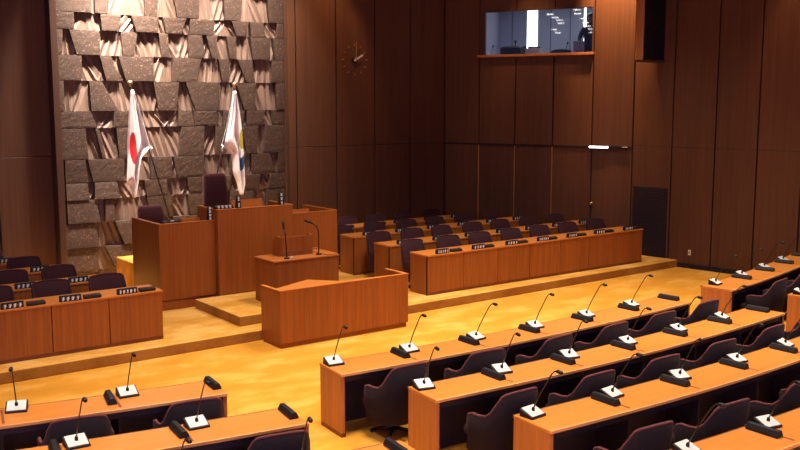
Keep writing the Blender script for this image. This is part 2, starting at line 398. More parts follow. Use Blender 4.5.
# standing operator (skinned figure)
def person(loc, rz):
    me = bpy.data.meshes.new('person'); bm = bmesh.new()
    J = {'pelvis': (0, 0, .90, .135), 'waist': (0, .0, 1.05, .13), 'chest': (0, .05, 1.27, .155), 'neckb': (0, .09, 1.42, .075), 'neck': (0, .11, 1.49, .052),
         'jaw': (0, .15, 1.56, .075), 'skull': (0, .14, 1.645, .092), 'crown': (0, .13, 1.70, .06),
         'sl': (-.18, .05, 1.36, .068), 'el': (-.26, .18, 1.12, .05), 'wl': (-.20, .38, 1.0, .034), 'hl': (-.19, .46, .97, .036),
         'sr': (.18, .05, 1.36, .068), 'er': (.26, .18, 1.12, .05), 'wr': (.20, .38, 1.0, .034), 'hr': (.19, .46, .97, .036),
         'pl': (-.10, 0, .82, .095), 'kl': (-.11, .02, .47, .062), 'al': (-.11, -.02, .09, .042), 'tl': (-.12, .14, .03, .032),
         'pr': (.10, 0, .82, .095), 'kr': (.11, .02, .47, .062), 'ar': (.11, -.02, .09, .042), 'tr': (.12, .14, .03, .032)}
    for s_ in ('l', 'r'):
        sg = -1 if s_ == 'l' else 1
        for k in range(4): J['f%d%s' % (k, s_)] = (sg * (.16 + .022 * k), .535 - .008 * abs(k - 1), .945, .009)
        J['th' + s_] = (sg * .135, .48, .95, .010)
    E = [('pelvis', 'waist'), ('waist', 'chest'), ('chest', 'neckb'), ('neckb', 'neck'), ('neck', 'jaw'), ('jaw', 'skull'), ('skull', 'crown')]
    for s_ in ('l', 'r'):
        E += [('chest', 's' + s_), ('s' + s_, 'e' + s_), ('e' + s_, 'w' + s_), ('w' + s_, 'h' + s_), ('pelvis', 'p' + s_), ('p' + s_, 'k' + s_), ('k' + s_, 'a' + s_), ('a' + s_, 't' + s_)]
        E += [('h' + s_, 'f%d%s' % (k, s_)) for k in range(4)] + [('h' + s_, 'th' + s_)]
    V = {k: bm.verts.new(v[:3]) for k, v in J.items()}
    for a, b in E: bm.edges.new((V[a], V[b]))
    bm.to_mesh(me); bm.free()
    o = bpy.data.objects.new('person', me); COL.objects.link(o)
    o.location = loc; o.rotation_euler.z = rz
    sk = o.modifiers.new('skin', 'SKIN'); sk.use_smooth_shade = True
    for i, k in enumerate(J):
        me.skin_vertices[0].data[i].radius = (J[k][3], J[k][3]); me.skin_vertices[0].data[i].use_root = (k == 'pelvis')
    o.modifiers.new('sub', 'SUBSURF').levels = 2; o.modifiers['sub'].render_levels = 2
    me.materials.append(M['suit'])
    h = MB(); h.lathe([(.03, -.10), (.098, -.05), (.108, .02), (.095, .08), (.05, .115), (.005, .12)], (0, .125, 1.635), 18); h.build('hair', M['hair'], o, smooth=True)
    f_ = MB(); f_.rings([[(.07 * k * math.cos(a), .225 + y, 1.60 + .085 * k * math.sin(a)) for a in [2 * PI * i / 14 for i in range(14)]] for k, y in ((1.05, -.06), (1.0, -.02), (.8, .005), (.3, .02))], smooth=True)
    f_.tube([(0, .235, 1.625), (0, .262, 1.590), (0, .24, 1.58)], [.008, .014, .008], 8)
    f_.build('face', M['skin'], o)
    return o
pp = tag(person((*bpt(3.46, 1.10).xy, BZ0), math.atan2(NA.y, NA.x) + PI / 2 + .35), 'person in dark clothes standing at the booth counter, leaning forward', 'person')

# lit strip lamp at the lintel
sl = thing('strip_light', 'short glowing white strip light on the dark lintel over the doors', 'light', (*bpt(4.16, -.03).xy, 2.645), rz_a)
p = MB(); p.box(-.25, .22, -.02, .02, -.022, .022); p.build('tube', M['cool_lamp'], sl, bevel=.01)
p = MB(); p.box(-.28, .70, -.005, .03, -.028, .028); p.build('housing', M['blackm'], sl)
p = MB(); p.box(.55, .68, -.018, -.003, .004, .022); p.build('end_reflector', M['white'], sl)
kn = MB(); kn.lathe([(.035, 0), (.035, .02), (.015, .03), (.03, .05), (.02, .065)], seg=14)
kn = tag(kn.build('door_knob', M['gold']), 'small round brass knob on the dark door below the strip light', 'knob')
kn.location = (*bpt(3.99, .022).xy, 1.30); kn.rotation_euler = (PI / 2, 0, rz_a)
for (o_, d_, n_, tt, zz, lab) in ((COR, DA, NA, 4.45, .0, ''),): pass
# wall socket
so = thing('wall_socket', 'small ivory socket plate low on the dark side wall', 'socket', BEND + DB * 1.53 + Vector((0, 0, .36)), math.atan2(DB.y, DB.x))
p = MB(); p.box(-.032, .032, -.014, .0, -.06, .06); p.build('plate', M['ivory'], so, bevel=.004)
p = MB(); p.box(-.012, .012, -.018, -.012, -.025, .025); p.build('outlet', M['black'], so)
# dark grille panel
gr = thing('wall_grille', 'dark slatted grille panel at the foot of the side wall', 'grille', (*(BEND + DB * .5).xy, .1), math.atan2(DB.y, DB.x))
p = MB(); p.box(-.44, .44, -.012, .0, .08, 1.66); p.build('panel', M['wall_gap'], gr)
p = MB()
for k in range(38): p.box(-.42, .42, -.022, -.012, .10 + k * .041, .125 + k * .041)
p.build('slats', M['desk_dark'], gr)
# tall display case projecting from the side wall, its dark face towards the members
MX0, MX1, MY0, MY1, MZ = 16.77, 17.625, 13.55, 13.76, 4.62
MO = ((MX0 + MX1) / 2, (MY0 + MY1) / 2, MZ)
wc = thing('wall_display', 'tall dark display in a wooden case projecting high from the side wall', 'display', MO)
p = MB(); p.box(MX0, MX0 + .03, MY0, MY1, MZ, CEIL); p.box(MX1 - .03, MX1, MY0, MY1, MZ, CEIL); p.box(MX0 + .03, MX1 - .03, MY1 - .03, MY1, MZ, CEIL); p.build('case', M['sill'], wc, MO, bevel=.004)
p = MB(); p.box(MX0 - .02, MX1 + .0, MY0 - .03, MY1, MZ - .04, MZ); p.build('bottom_ledge', M['trim'], wc, MO, bevel=.004)
p = MB(); p.box(MX0 + .03, MX1 - .03, MY0 + .01, MY1 - .03, MZ, CEIL); p.build('dark_screen', M['screen'], wc, MO)
# clock: bare hands and markers on the panelling
ck = thing('wall_clock', 'wall clock of bare gold hands and hour markers on dark panelling', 'clock', (12.745, YB - .002, 4.70))
p = MB(); p.lathe([(.085, 0), (.085, .03), (.05, .05)], seg=24); o_ = p.build('hub', M['black'], ck); o_.rotation_euler.x = PI / 2
p = MB(); p.lathe([(.028, .05), (.028, .066)], seg=16); o_ = p.build('pin', M['white'], ck); o_.rotation_euler.x = PI / 2
def hand(nm, ang, l0, l1, wd, m):
    p = MB(); p.box(-wd, wd, -.075, -.065, l0, l1); o_ = p.build(nm, m, ck); o_.rotation_euler.y = ang
hand('hour_hand', math.radians(60), -.06, .23, .020, M['white'])
hand('minute_hand', math.radians(1), -.05, .42, .013, M['gold'])
for k in range(12):
    p = MB(); p.box(-.010, .010, -.02, -.0, .31, .37); o_ = p.build('hour_marker', M['gold'], ck); o_.rotation_euler.y = k * PI / 6

# ------------------------------------------------------------------ stone relief
YS = YB + .17
def stone_wall():
    m = MB(); bm = m.bm
    Z = [8.15, 7.6, 7.05, 6.55, 6.05, 5.46, 5.125, 4.635, 4.13, 3.525, 3.19, 2.565, 2.095, 1.745, 1.28, .78, .30, 0]
    W = SX1 - SX0
    # slabs traced per course: (u0 top, u1 top, u0 bottom, u1 bottom)
    T = {4: [(0, .14, 0, .14), (.155, .22, .155, .205), (.36, .42, .36, .41), (.48, .60, .50, .595), (.71, .80, .715, .79), (.92, 1, .93, 1)],
         5: [(0, .07, 0, .07), (.175, .26, .18, .245), (.30, .415, .32, .41), (.435, .54, .45, .515), (.555, .665, .55, .66), (.745, .83, .77, .81), (.835, .90, .84, .91), (.97, 1, .965, 1)],
         6: [(0, .025, 0, .02), (.05, .168, .075, .168), (.255, .325, .262, .308), (.415, .455, .425, .46), (.545, .605, .545, .62), (.625, .675, .65, .675), (.72, .765, .735, .765), (.835, .93, .845, .93), (.945, 1, .955, 1)],
         7: [(0, .095, 0, .09), (.165, .21, .19, .245), (.24, .385, .27, .385), (.475, .60, .465, .575), (.68, .73, .70, .728), (.77, .84, .815, .855), (.945, 1, .93, 1)],
         8: [(0, .02, 0, .02), (.12, .17, .125, .235), (.385, .497, .405, .482), (.525, .68, .57, .68), (.76, .86, .80, .85), (.955, 1, .96, 1)],
         9: [(0, .12, 0, .145), (.215, .29, .21, .29), (.49, .55, .49, .56), (.565, .665, .56, .665), (.70, .80, .695, .79), (.81, .90, .81, .885), (.93, 1, .94, 1)],
         10: [(0, .095, 0, .105), (.135, .15, .16, .175), (.22, .285, .23, .29), (.50, .605, .485, .60), (.66, .71, .655, .70), (.78, .865, .805, .855), (.905, 1, .89, 1)],
         11: [(.01, .09, .01, .10), (.10, .25, .12, .245), (.36, .455, .36, .45), (.46, .60, .48, .60), (.73, .80, .72, .80), (.83, .92, .83, .955), (.965, 1, .96, 1)],
         12: [(.01, .095, .01, .10), (.125, .215, .12, .225), (.33, .43, .34, .43), (.52, .60, .53, .59), (.67, .73, .67, .72), (.78, .87, .79, .86), (.92, 1, .91, 1)],
         13: [(.01, .125, .01, .14), (.165, .20, .16, .20), (.34, .46, .35, .44), (.52, .66, .53, .65), (.72, .84, .72, .82), (.9, 1, .9, 1)],
         14: [(0, .12, 0, .13), (.20, .36, .235, .36), (.45, .58, .46, .57), (.66, .8, .67, .8), (.86, 1, .87, 1)],
         15: [(0, .13, 0, .12), (.155, .29, .195, .30), (.36, .47, .37, .46), (.55, .7, .56, .69), (.8, 1, .8, 1)]}
    rnd = random.Random(5)
    for c in range(len(Z) - 1):
        z1, z0 = Z[c], Z[c + 1]
        # split-face flutes: alternate ridges and valleys, deep under the overhang, coming out towards the foot
        n = 72; top = []; bot = []; sl_ = 0
        for k in range(n + 1):
            u = k / n
            if k % 4 == 0: sl_ = rnd.uniform(-.03, .03)
            dt = (.015, .045)[k % 2] + rnd.uniform(-.0, .008); db = (.045, .085)[k % 2] + rnd.uniform(-.008, .010)
            if k in (0, n): sl_ = 0
            j = rnd.uniform(-.0025, .0025) if 0 < k < n else 0
            top.append((SX0 + W * min(1, max(0, u - sl_ + j)), YS - dt, z1)); bot.append((SX0 + W * min(1, max(0, u + sl_ + j)), YS - db, z0))
        vt = [bm.verts.new(p) for p in top]; vb = [bm.verts.new(p) for p in bot]
        for k in range(n):
            f = bm.faces.new((vb[k], vb[k + 1], vt[k + 1], vt[k])); f.material_index = 1
        m.face([(p[0], p[1], z0) for p in bot] + [(SX1, YS + .02, z0), (SX0, YS + .02, z0)], 1)
        sl = T.get(c)
        if sl is None:
            sl = []; u = 0
            while u < .98:
                wd = rnd.uniform(.06, .17); s0 = rnd.uniform(-.015, .025); s1 = rnd.uniform(-.02, .012)
                sl.append((u, min(1, u + wd), max(0, u + s0), min(1, u + wd + s1))); u += wd + rnd.uniform(.05, .13)
        for (a, b, cc, d) in sl:
            ft = rnd.uniform(.125, .15); fb = ft - rnd.uniform(.0, .02)
            if c in (12, 13, 14, 15) and a < .3: fb = ft + .03
            nx, nz = 9, 8; G = []
            for j in range(nz + 1):
                v = j / nz; row = []
                for i in range(nx + 1):
                    h = i / nx
                    u0 = a + (cc - a) * v; u1 = b + (d - b) * v
                    edge = i in (0, nx) or j in (0, nz)
                    dd = ft + (fb - ft) * v + (rnd.uniform(-.002, .002) if not edge else -.003)
                    zz = z1 + (z0 - z1) * v
                    row.append(bm.verts.new((SX0 + W * (u0 + (u1 - u0) * h), YS - dd, zz - (.006 if j == 0 else -.006 if j == nz else 0))))
                G.append(row)
            for j in range(nz):
                for i in range(nx): bm.faces.new((G[j + 1][i], G[j + 1][i + 1], G[j][i + 1], G[j][i]))
            def skirt(vs):
                bk = [bm.verts.new((q.co.x, YS + .01, q.co.z)) for q in vs]
                for i in range(len(vs) - 1): bm.faces.new((vs[i], vs[i + 1], bk[i + 1], bk[i]))
            skirt(G[0]); skirt(G[-1][::-1]); skirt([r[0] for r in G][::-1]); skirt([r[-1] for r in G])
    return m.build('wall_stone', [M['stone'], M['flute']])
struct(stone_wall())

# ------------------------------------------------------------------ stage platform, step, dais
pf = MB()
pl_poly = [(-3, 12.86), (7.0, 12.86), (17.72, 13.05), (17.45, 14.2), (15.6, 18.84), (-3, 18.84)]
pf.hexa(pl_poly, 0, ZS)
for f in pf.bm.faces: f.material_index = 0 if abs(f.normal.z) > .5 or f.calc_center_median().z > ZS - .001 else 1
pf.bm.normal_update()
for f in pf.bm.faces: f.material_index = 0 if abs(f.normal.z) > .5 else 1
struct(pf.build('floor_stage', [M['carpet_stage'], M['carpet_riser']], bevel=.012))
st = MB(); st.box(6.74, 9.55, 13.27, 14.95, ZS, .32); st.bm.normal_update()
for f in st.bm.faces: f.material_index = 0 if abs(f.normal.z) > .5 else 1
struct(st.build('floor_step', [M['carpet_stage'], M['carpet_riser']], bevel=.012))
da = MB(); da.box(6.33, 9.70, 15.72, 17.6, ZS, .75)
struct(da.build('floor_dais', M['carpet_stage'], bevel=.012))

# ------------------------------------------------------------------ presiding desk: three towers
def parapet_desk(name, label, x0, x1, y0, y1, zb, zt, sides=(1, 1), th=.055, back=None, worktop=.10, plinth=0):
    o = (x0, y0, zb)
    r = thing(name, label, 'desk', o)
    zf = zb + plinth
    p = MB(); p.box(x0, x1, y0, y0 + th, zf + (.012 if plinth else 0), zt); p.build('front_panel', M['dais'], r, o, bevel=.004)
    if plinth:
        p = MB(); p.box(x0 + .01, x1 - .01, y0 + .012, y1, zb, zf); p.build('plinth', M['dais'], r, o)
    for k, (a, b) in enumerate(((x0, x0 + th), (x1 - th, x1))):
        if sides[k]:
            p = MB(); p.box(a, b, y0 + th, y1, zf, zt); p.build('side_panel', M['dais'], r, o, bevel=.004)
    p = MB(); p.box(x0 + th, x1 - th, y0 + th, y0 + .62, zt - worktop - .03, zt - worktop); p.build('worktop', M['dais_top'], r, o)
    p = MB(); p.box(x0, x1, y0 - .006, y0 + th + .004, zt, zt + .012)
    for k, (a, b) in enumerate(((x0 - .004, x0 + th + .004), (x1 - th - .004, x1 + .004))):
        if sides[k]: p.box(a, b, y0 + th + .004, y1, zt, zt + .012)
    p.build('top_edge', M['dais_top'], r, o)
    if back:
        p = MB(); p.box(back[0], back[1], y0 + .60, y0 + .63, zt - worktop, zt - worktop + back[2]); p.build('back_ledge', M['dais_top'], r, o)
    return r
parapet_desk('secretary_desk', 'tall wooden side desk below the red disc flag', 6.17, 7.20, 15.06, 16.30, ZS, 1.65, (1, 0), back=(6.85, 7.2, .10), plinth=.16)
parapet_desk('presiding_desk', 'tallest wooden desk at the centre in front of the high-backed chair', 7.22, 8.73, 14.97, 15.80, ZS, 1.835, (1, 1), back=(7.80, 8.42, .17), worktop=.08)
parapet_desk('secretary_desk', 'tall wooden side desk between the presiding desk and stage bench rows', 8.75, 9.76, 15.06, 16.25, ZS, 1.65, (0, 1), back=(9.1, 9.5, .10), plinth=.16)

# lectern
LO = (8.2, 13.95, .32)
le = thing('lectern', 'wooden speaking lectern with reading board and two thin microphones', 'lectern', LO)
p = MB(); p.box(7.56, 8.84, 13.60, 14.28, .32, 1.06); p.build('body', M['dais'], le, LO, bevel=.004)
p = MB(); p.box(7.55, 8.85, 13.59, 14.29, 1.06, 1.085); p.build('top', M['dais_top'], le, LO, bevel=.004)
p = MB(); p.box(7.90, 8.50, 13.93, 13.96, 1.085, 1.42); p.build('reading_board', M['dais'], le, LO, bevel=.004)
p = MB()
p.rings([[(xx, yy, zz) for yy, zz in ((13.96, 1.085), (13.96, 1.42), (14.05, 1.43), (14.14, 1.40), (14.20, 1.33), (14.22, 1.085))] for xx in (7.87, 7.90)])
p.build('board_side', M['dais'], le, LO)
p = MB()
p.rings([[(xx, yy, zz) for yy, zz in ((13.96, 1.085), (13.96, 1.42), (14.05, 1.43), (14.14, 1.40), (14.20, 1.33), (14.22, 1.085))] for xx in (8.50, 8.53)])
p.build('board_side', M['dais'], le, LO)
p = MB(); p.box(7.90, 8.50, 13.915, 13.93, 1.085, 1.17); p.build('ledge', M['desk_strip'], le, LO)
p = MB(); p.box(8.60, 8.83, 13.61, 14.27, 1.085, 1.10); p.box(8.62, 8.81, 14.2, 14.25, 1.10, 1.13); p.build('tray', M['dais_top'], le, LO)
def lectern_mic(x, y, lean, lab):
    r = thing('lectern_microphone', lab, 'microphone', (x, y, 1.085))
    p = MB(); p.lathe([(.05, 0), (.05, .018), (.018, .03)], seg=16); p.build('base', M['black'], r)
    if lean: P = [(0, 0, .02), (0, 0, .40), (-.02, .02, .49), (-.09, .05, .55)]; Q = [(-.09, .05, .55), (-.22, .09, .61)]
    else: P = [(0, 0, .02), (-.02, .0, .42), (-.03, .03, .50)]; Q = [(-.03, .03, .50), (-.035, .045, .64)]
    p = MB(); p.tube(P, .011); p.build('gooseneck', M['blackm'], r)
    p = MB(); p.tube(Q, [.016, .022]); p.build('capsule', M['black'], r)
lectern_mic(7.87, 13.72, 0, 'straight black microphone on the lectern before the reading board')
lectern_mic(8.53, 13.76, 1, 'bent black gooseneck microphone at the open end of the lectern')
bt = MB(); bt.lathe([(.022, 0), (.022, .03), (.01, .034)], seg=12)
tag(bt.build('signal_button', M['white']), 'tiny white button on the lectern beside the straight microphone', 'button').location = (7.95, 13.70, 1.085)

# clerks' desk in front
CO = (8.1, 12.5, 0)
cd = thing('clerk_desk', 'long low wooden desk with parapet standing on the carpet below the lectern', 'desk', CO)
p = MB(); p.box(6.87, 9.30, 12.20, 12.25, .075, .89); p.build('front_panel', M['bench'], cd, CO, bevel=.004)
for a, b in ((6.87, 6.92), (9.25, 9.30)):
    p = MB(); p.box(a, b, 12.25, 12.80, .075, .89); p.build('side_panel', M['bench'], cd, CO, bevel=.004)
p = MB(); p.box(6.89, 9.28, 12.23, 12.78, 0, .075); p.build('plinth', M['dais'], cd, CO)
p = MB(); p.box(6.865, 9.305, 12.195, 12.256, .89, .90); p.box(6.865, 6.925, 12.256, 12.80, .89, .90); p.box(9.245, 9.305, 12.256, 12.80, .89, .90); p.build('top_edge', M['bench_top'], cd, CO)
p = MB(); p.hexa([(6.92, 12.25), (9.25, 12.25), (9.25, 12.42), (8.15, 12.50), (7.78, 12.92), (6.92, 12.54)], .83, .86); p.build('worktop', M['bench_top'], cd, CO)

# ------------------------------------------------------------------ chairs
def tub_chair(name, label, hb, harm, wback, mat, seat_h=.43, warm=.31, pip='piping', sp=None, legmat='blackm'):
    """shell chair facing +y, origin on the floor under the seat"""
    r = thing(name, label, 'chair')
    # plan path of the shell, from one arm front round the back to the other arm front: (x, y, top height)
    dz = hb - harm
    P = [(-warm - .002, .10, harm - .07), (-warm - .005, .075, harm - .02), (-warm - .005, .02, harm), (-warm - .003, -.08, harm), (-warm + .006, -.165, harm + .01), (-warm + .03, -.215, harm + dz * .22),
         (-(warm * .45 + wback * .55), -.265, harm + dz * .62), (-wback - .012, -.295, harm + dz * .90), (-wback + .015, -.31, hb - .006), (-wback + .05, -.318, hb + .002), (-wback * .45, -.335, hb + .012), (0, -.342, hb + .016)]
    P = P + [(-x, y, z) for x, y, z in P[:-1]][::-1]
    th = .035; zb = seat_h - .25
    rings_ = []; cap = []
    n = len(P)
    for i, (x, y, z) in enumerate(P):
        a = Vector(P[max(i - 1, 0)][:2]); b = Vector(P[min(i + 1, n - 1)][:2]); d = (b - a).normalized(); nr = Vector((d.y, -d.x))   # outward
        lean = -.04 * max(0, (z - harm)) / max(.01, hb - harm)
        k = .86
        x0, y0 = x * k, y * k                              # tucked in towards the foot
        o0 = Vector((x0, y0)); o1 = Vector((x, y + lean))
        rings_.append([(o0.x + nr.x * -th, o0.y + nr.y * -th, zb), (o0.x, o0.y, zb + .02), (o1.x * .5 + o0.x * .5 + nr.x * .012, o1.y * .5 + o0.y * .5 + nr.y * .012, (z + zb) / 2), (o1.x, o1.y, z - .012),
                       (o1.x - nr.x * th * .5, o1.y - nr.y * th * .5, z), (o1.x - nr.x * th, o1.y - nr.y * th, z - .012), (o0.x - nr.x * th * 1.3, o0.y - nr.y * th * 1.3, (z + zb) / 2)])
        cap.append((o1.x - nr.x * th * .5, o1.y - nr.y * th * .5, z + .001))
    p = MB(); p.rings(rings_, smooth=True); br = p.build('backrest', M[mat], r)
    if pip:
        p = MB(); p.tube(cap, .015, 6); p.build('piping', M[pip], br)
    p = MB()
    sr = lambda k, z: [(max(-1, min(1, 1.25 * math.cos(a))) * (warm - .05) * k, max(-1, min(1, 1.25 * math.sin(a))) * .24 * k + .02, z) for a in [2 * PI * i / 20 for i in range(20)]]
    p.rings([sr(.9, seat_h - .10), sr(1, seat_h - .08), sr(1, seat_h - .02), sr(.92, seat_h)], smooth=True); p.build('seat', M[mat], r)
    p = MB(); p.rings([sr(.92, zb), sr(.9, seat_h - .10)], smooth=True); p.build('seat_pan', M['desk_dark'], r)
    p = MB(); p.tube([(0, 0, .06), (0, 0, zb)], .03, 12); p.build('pedestal', M[legmat], r)
    p = MB()
    for k in range(4):
        a = PI / 4 + k * PI / 2
        p.tube([(0, 0, .075), (.25 * math.cos(a), .25 * math.sin(a), .03)], [.026, .018], 8)
    for k in range(4):
        a = PI / 4 + k * PI / 2
        p.lathe([(.022, 0), (.022, .03)], (.25 * math.cos(a), .25 * math.sin(a), 0), 10)
    p.build('base', M[legmat], r)
    return r

member_chair = Proto(tub_chair('member_chair', 'x', .865, .61, .235, 'plum', warm=.335))
gov_chair = Proto(tub_chair('bench_chair', 'x', .885, .62, .265, 'maroon', warm=.32, pip='piping_dark'))

# ------------------------------------------------------------------ members' desks on concentric arcs
YC = 8.86 + 32
def pt(x, d, e=0.):
    """point on the arc of depth d at x, moved e outwards (towards the seats); returns Vector and heading"""
    R = 32 + d; dx = x - 8.6; a = math.asin(dx / R)
    return Vector((x + math.sin(a) * e, YC - (R + e) * math.cos(a), 0)), a
DZ = .735; DD = .53

def member_desk(label, x0, x1, d, seats, seam0, pitch, ends, group):
    o, a0 = pt((x0 + x1) / 2, d, DD / 2); o = Vector((o.x, o.y, 0))
    r = thing('member_desk', label, 'desk', o, 0, group)
    n = max(8, int((x1 - x0) / .25))
    xs = [x0 + (x1 - x0) * i / n for i in range(n + 1)]
    def slab(name, e0, e1, z0, z1, m, xa=None, xb=None, bevel=.004):
        X = xs if xa is None else [xa + (xb - xa) * i / n for i in range(n + 1)]
        mb = MB(); rr = []
        for x in X:
            A, B = pt(x, d, e0)[0], pt(x, d, e1)[0]
            rr.append([(A.x, A.y, z0), (B.x, B.y, z0), (B.x, B.y, z1), (A.x, A.y, z1)])
        mb.rings(rr); return mb.build(name, m, r, o, bevel=bevel)
    slab('desktop', 0, DD - .012, DZ - .03, DZ, M['desk'])
    slab('edge_highlight', DD - .012, DD + .006, DZ - .03, DZ + .001, M['edge_highlight'], bevel=.003)  # strip added to carry the painted edge highlight
    slab('front_lip', -.014, .0, DZ - .03, DZ + .001, M['desk_strip'])
    slab('front_panel', .03, .06, .06, DZ - .03, M['desk_end'], x0 + .05, x1 - .05)
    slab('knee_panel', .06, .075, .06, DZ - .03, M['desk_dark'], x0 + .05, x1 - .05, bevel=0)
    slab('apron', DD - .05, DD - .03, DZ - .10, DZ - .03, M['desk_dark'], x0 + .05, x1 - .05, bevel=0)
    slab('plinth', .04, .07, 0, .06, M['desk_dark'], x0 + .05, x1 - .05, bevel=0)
    for xe, sg in ((x0, 1), (x1, -1)):
        th = .045 * sg
        q = [pt(xe, d, 0)[0], pt(xe + th, d, 0)[0], pt(xe + th, d, DD - .01)[0], pt(xe, d, DD - .01)[0]]
        mb = MB(); mb.hexa([(v.x, v.y) for v in q], 0.05, DZ - .03); ep = mb.build('end_panel', M['desk_end'], r, o, bevel=.004)
        q = [pt(xe + .004 * sg, d, .01)[0], pt(xe + th, d, .01)[0], pt(xe + th, d, DD - .02)[0], pt(xe + .004 * sg, d, DD - .02)[0]]
        mb = MB(); mb.hexa([(v.x, v.y) for v in q], 0, .05); mb.build('kick_strip', M['desk_strip'], ep, o)
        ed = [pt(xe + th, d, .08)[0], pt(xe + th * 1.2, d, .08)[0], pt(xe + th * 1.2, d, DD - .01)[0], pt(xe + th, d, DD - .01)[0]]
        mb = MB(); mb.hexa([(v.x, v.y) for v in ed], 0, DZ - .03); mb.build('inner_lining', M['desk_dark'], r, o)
    for i in range(seats + 1):
        sx = seam0 + pitch * i
        if x0 + .15 < sx < x1 - .15:
            q = [pt(sx - .012, d, .08)[0], pt(sx + .012, d, .08)[0], pt(sx + .012, d, DD - .04)[0], pt(sx - .012, d, DD - .04)[0]]
            mb = MB(); mb.hexa([(v.x, v.y) for v in q], 0.0, DZ - .03); mb.build('divider', M['desk_dark'], r, o)
            q = [pt(sx + .005, d, .03)[0], pt(sx + .03, d, .03)[0], pt(sx + .03, d, .47)[0], pt(sx + .005, d, .47)[0]]
            mb = MB(); mb.hexa([(v.x, v.y) for v in q], DZ - .002, DZ + .0015); mb.build('inlay_strip', M['desk_strip'], r, o)
    return r

# conference microphone (sitter on the -y side)
def make_mic():
    r = thing('conference_microphone', 'x', 'microphone')
    p = MB(); p.hexa([(-.102, -.08), (.102, -.08), (.102, .085), (-.102, .085)], 0, [.022, .022, .080, .080]); bs_ = p.build('base', M['black'], r, bevel=.006)
    p = MB(); p.hexa([(-.088, -.07), (.088, -.07), (.088, .072), (-.088, .072)], [.0235, .0235, .0775, .0775], [.030, .030, .084, .084]); p.build('top_plate', M['white'], bs_, bevel=.003)
    p = MB(); p.lathe([(.016, .05), (.016, .078), (.009, .090)], (0, .0, 0), 12); p.build('socket', M['black'], bs_)
    p = MB(); p.tube([(0, 0, .07), (0, -.06, .20), (0, -.155, .36), (0, -.22, .465), (0, -.25, .497), (0, -.285, .505)], .0062, 8); gn = p.build('gooseneck', M['blackm'], r)
    p = MB(); p.tube([(0, -.27, .503), (0, -.29, .505), (0, -.33, .502), (0, -.345, .50)], [.010, .019, .019, .012], 10); p.build('capsule', M['black'], gn)
    return r
mic = Proto(make_mic())
def make_plate():
    r = thing('name_stand', 'x', 'name stand')
    p = MB(); hw, hh = .046, .066
    sec = [(-hw, .0), (hw, 0), (hw, .022), (.022, hh), (-.022, hh), (-hw, .022)]
    p.rings([[(x, y, z) for x, z in sec] for y in (-.165, .165)]); p.build('body', M['black'], r, bevel=.006)
    p = MB(); p.box(-.02, .02, .165, .19, .008, .03); p.build('hinge', M['chrome'], r)
    return r
plate = Proto(make_plate())

def fill(block, rows):
    for (row, x0, x1, d, seam0, pitch, seats, chairs, mics, plates, end) in rows:
        desk = '%s desk of the %s block' % (row, block.replace(' ', '-'))
        member_desk('long curved member desk, %s row from the stage in the %s block' % (row, block), x0, x1, d, seats, seam0, pitch, None, 'members\' desks')
        num = (lambda i: seats - 1 - i) if end == 'hi' else (lambda i: i)
        where = 'aisle end' if end == 'hi' else 'wood end panel'
        for i in mics:
            q, a = pt(seam0 + pitch * i + .15, d, .12)
            mic.place((q.x, q.y, DZ), a + random.uniform(-.22, .16), 'gooseneck microphone, %s from %s, on %s' % (ORD[num(i)], where, desk), 'conference microphones on the members\' desks')
        for i in plates:
            q, a = pt(seam0 + pitch * (i + 1) - .035, d, .20)
            plate.place((q.x, q.y, DZ), a + random.uniform(-.06, .06), 'black folded name stand, %s from %s, on %s' % (ORD[num(i)], where, desk), 'folded name stands on the members\' desks')
        for i in chairs:
            q, a = pt(seam0 + pitch * (i + .5) + (.11 if end == 'hi' else {0: .10, 1.30: .08, 2.60: .08}.get(d, 0) + (.03 if d == 0 else .055) * i) + random.uniform(-.025, .025), d, {1.30: .75, 2.60: .87}.get(d, .69) if end == 'lo' else .69)
            member_chair.place((q.x, q.y, 0), a + random.uniform(-.07, .07), 'plum tub chair, %s from %s, at %s' % (ORD[num(i)], where, desk), 'members\' chairs')
R6 = range(6)
fill('middle', [('front', 5.58, 11.77, 0, 5.55, 1.03, 6, R6, R6, R6, 'lo'),
                ('second', 5.85, 12.22, 1.30, 5.82, 1.048, 6, R6, R6, R6, 'lo'),
                ('third', 6.12, 12.45, 2.60, 6.11, 1.075, 6, range(0, 5), range(0, 5), range(0, 5), 'lo'),
                ('fourth', 6.42, 12.75, 4.05, 6.50, 1.15, 6, [], range(0, 2), range(0, 2), 'lo')])
fill('stone side', [('front', 1.12, 4.29, 0, 1.15, 1.04, 3, [1, 2], [1, 2], [1, 2], 'hi'),
                    ('second', 1.38, 4.49, 1.25, 1.30, 1.05, 3, [1, 2], [1, 2], [0, 1, 2], 'hi'),
                    ('third', 1.65, 4.84, 2.60, 1.60, 1.04, 3, [], [1, 2], [2], 'hi')])
fill('booth side', [('front', 13.02, 17.12, 0, 13.13, .98, 4, range(4), range(4), range(4), 'lo'),
                    ('second', 13.5, 17.5, 1.30, 13.52, 1.0, 4, [0], [0], [], 'lo')])

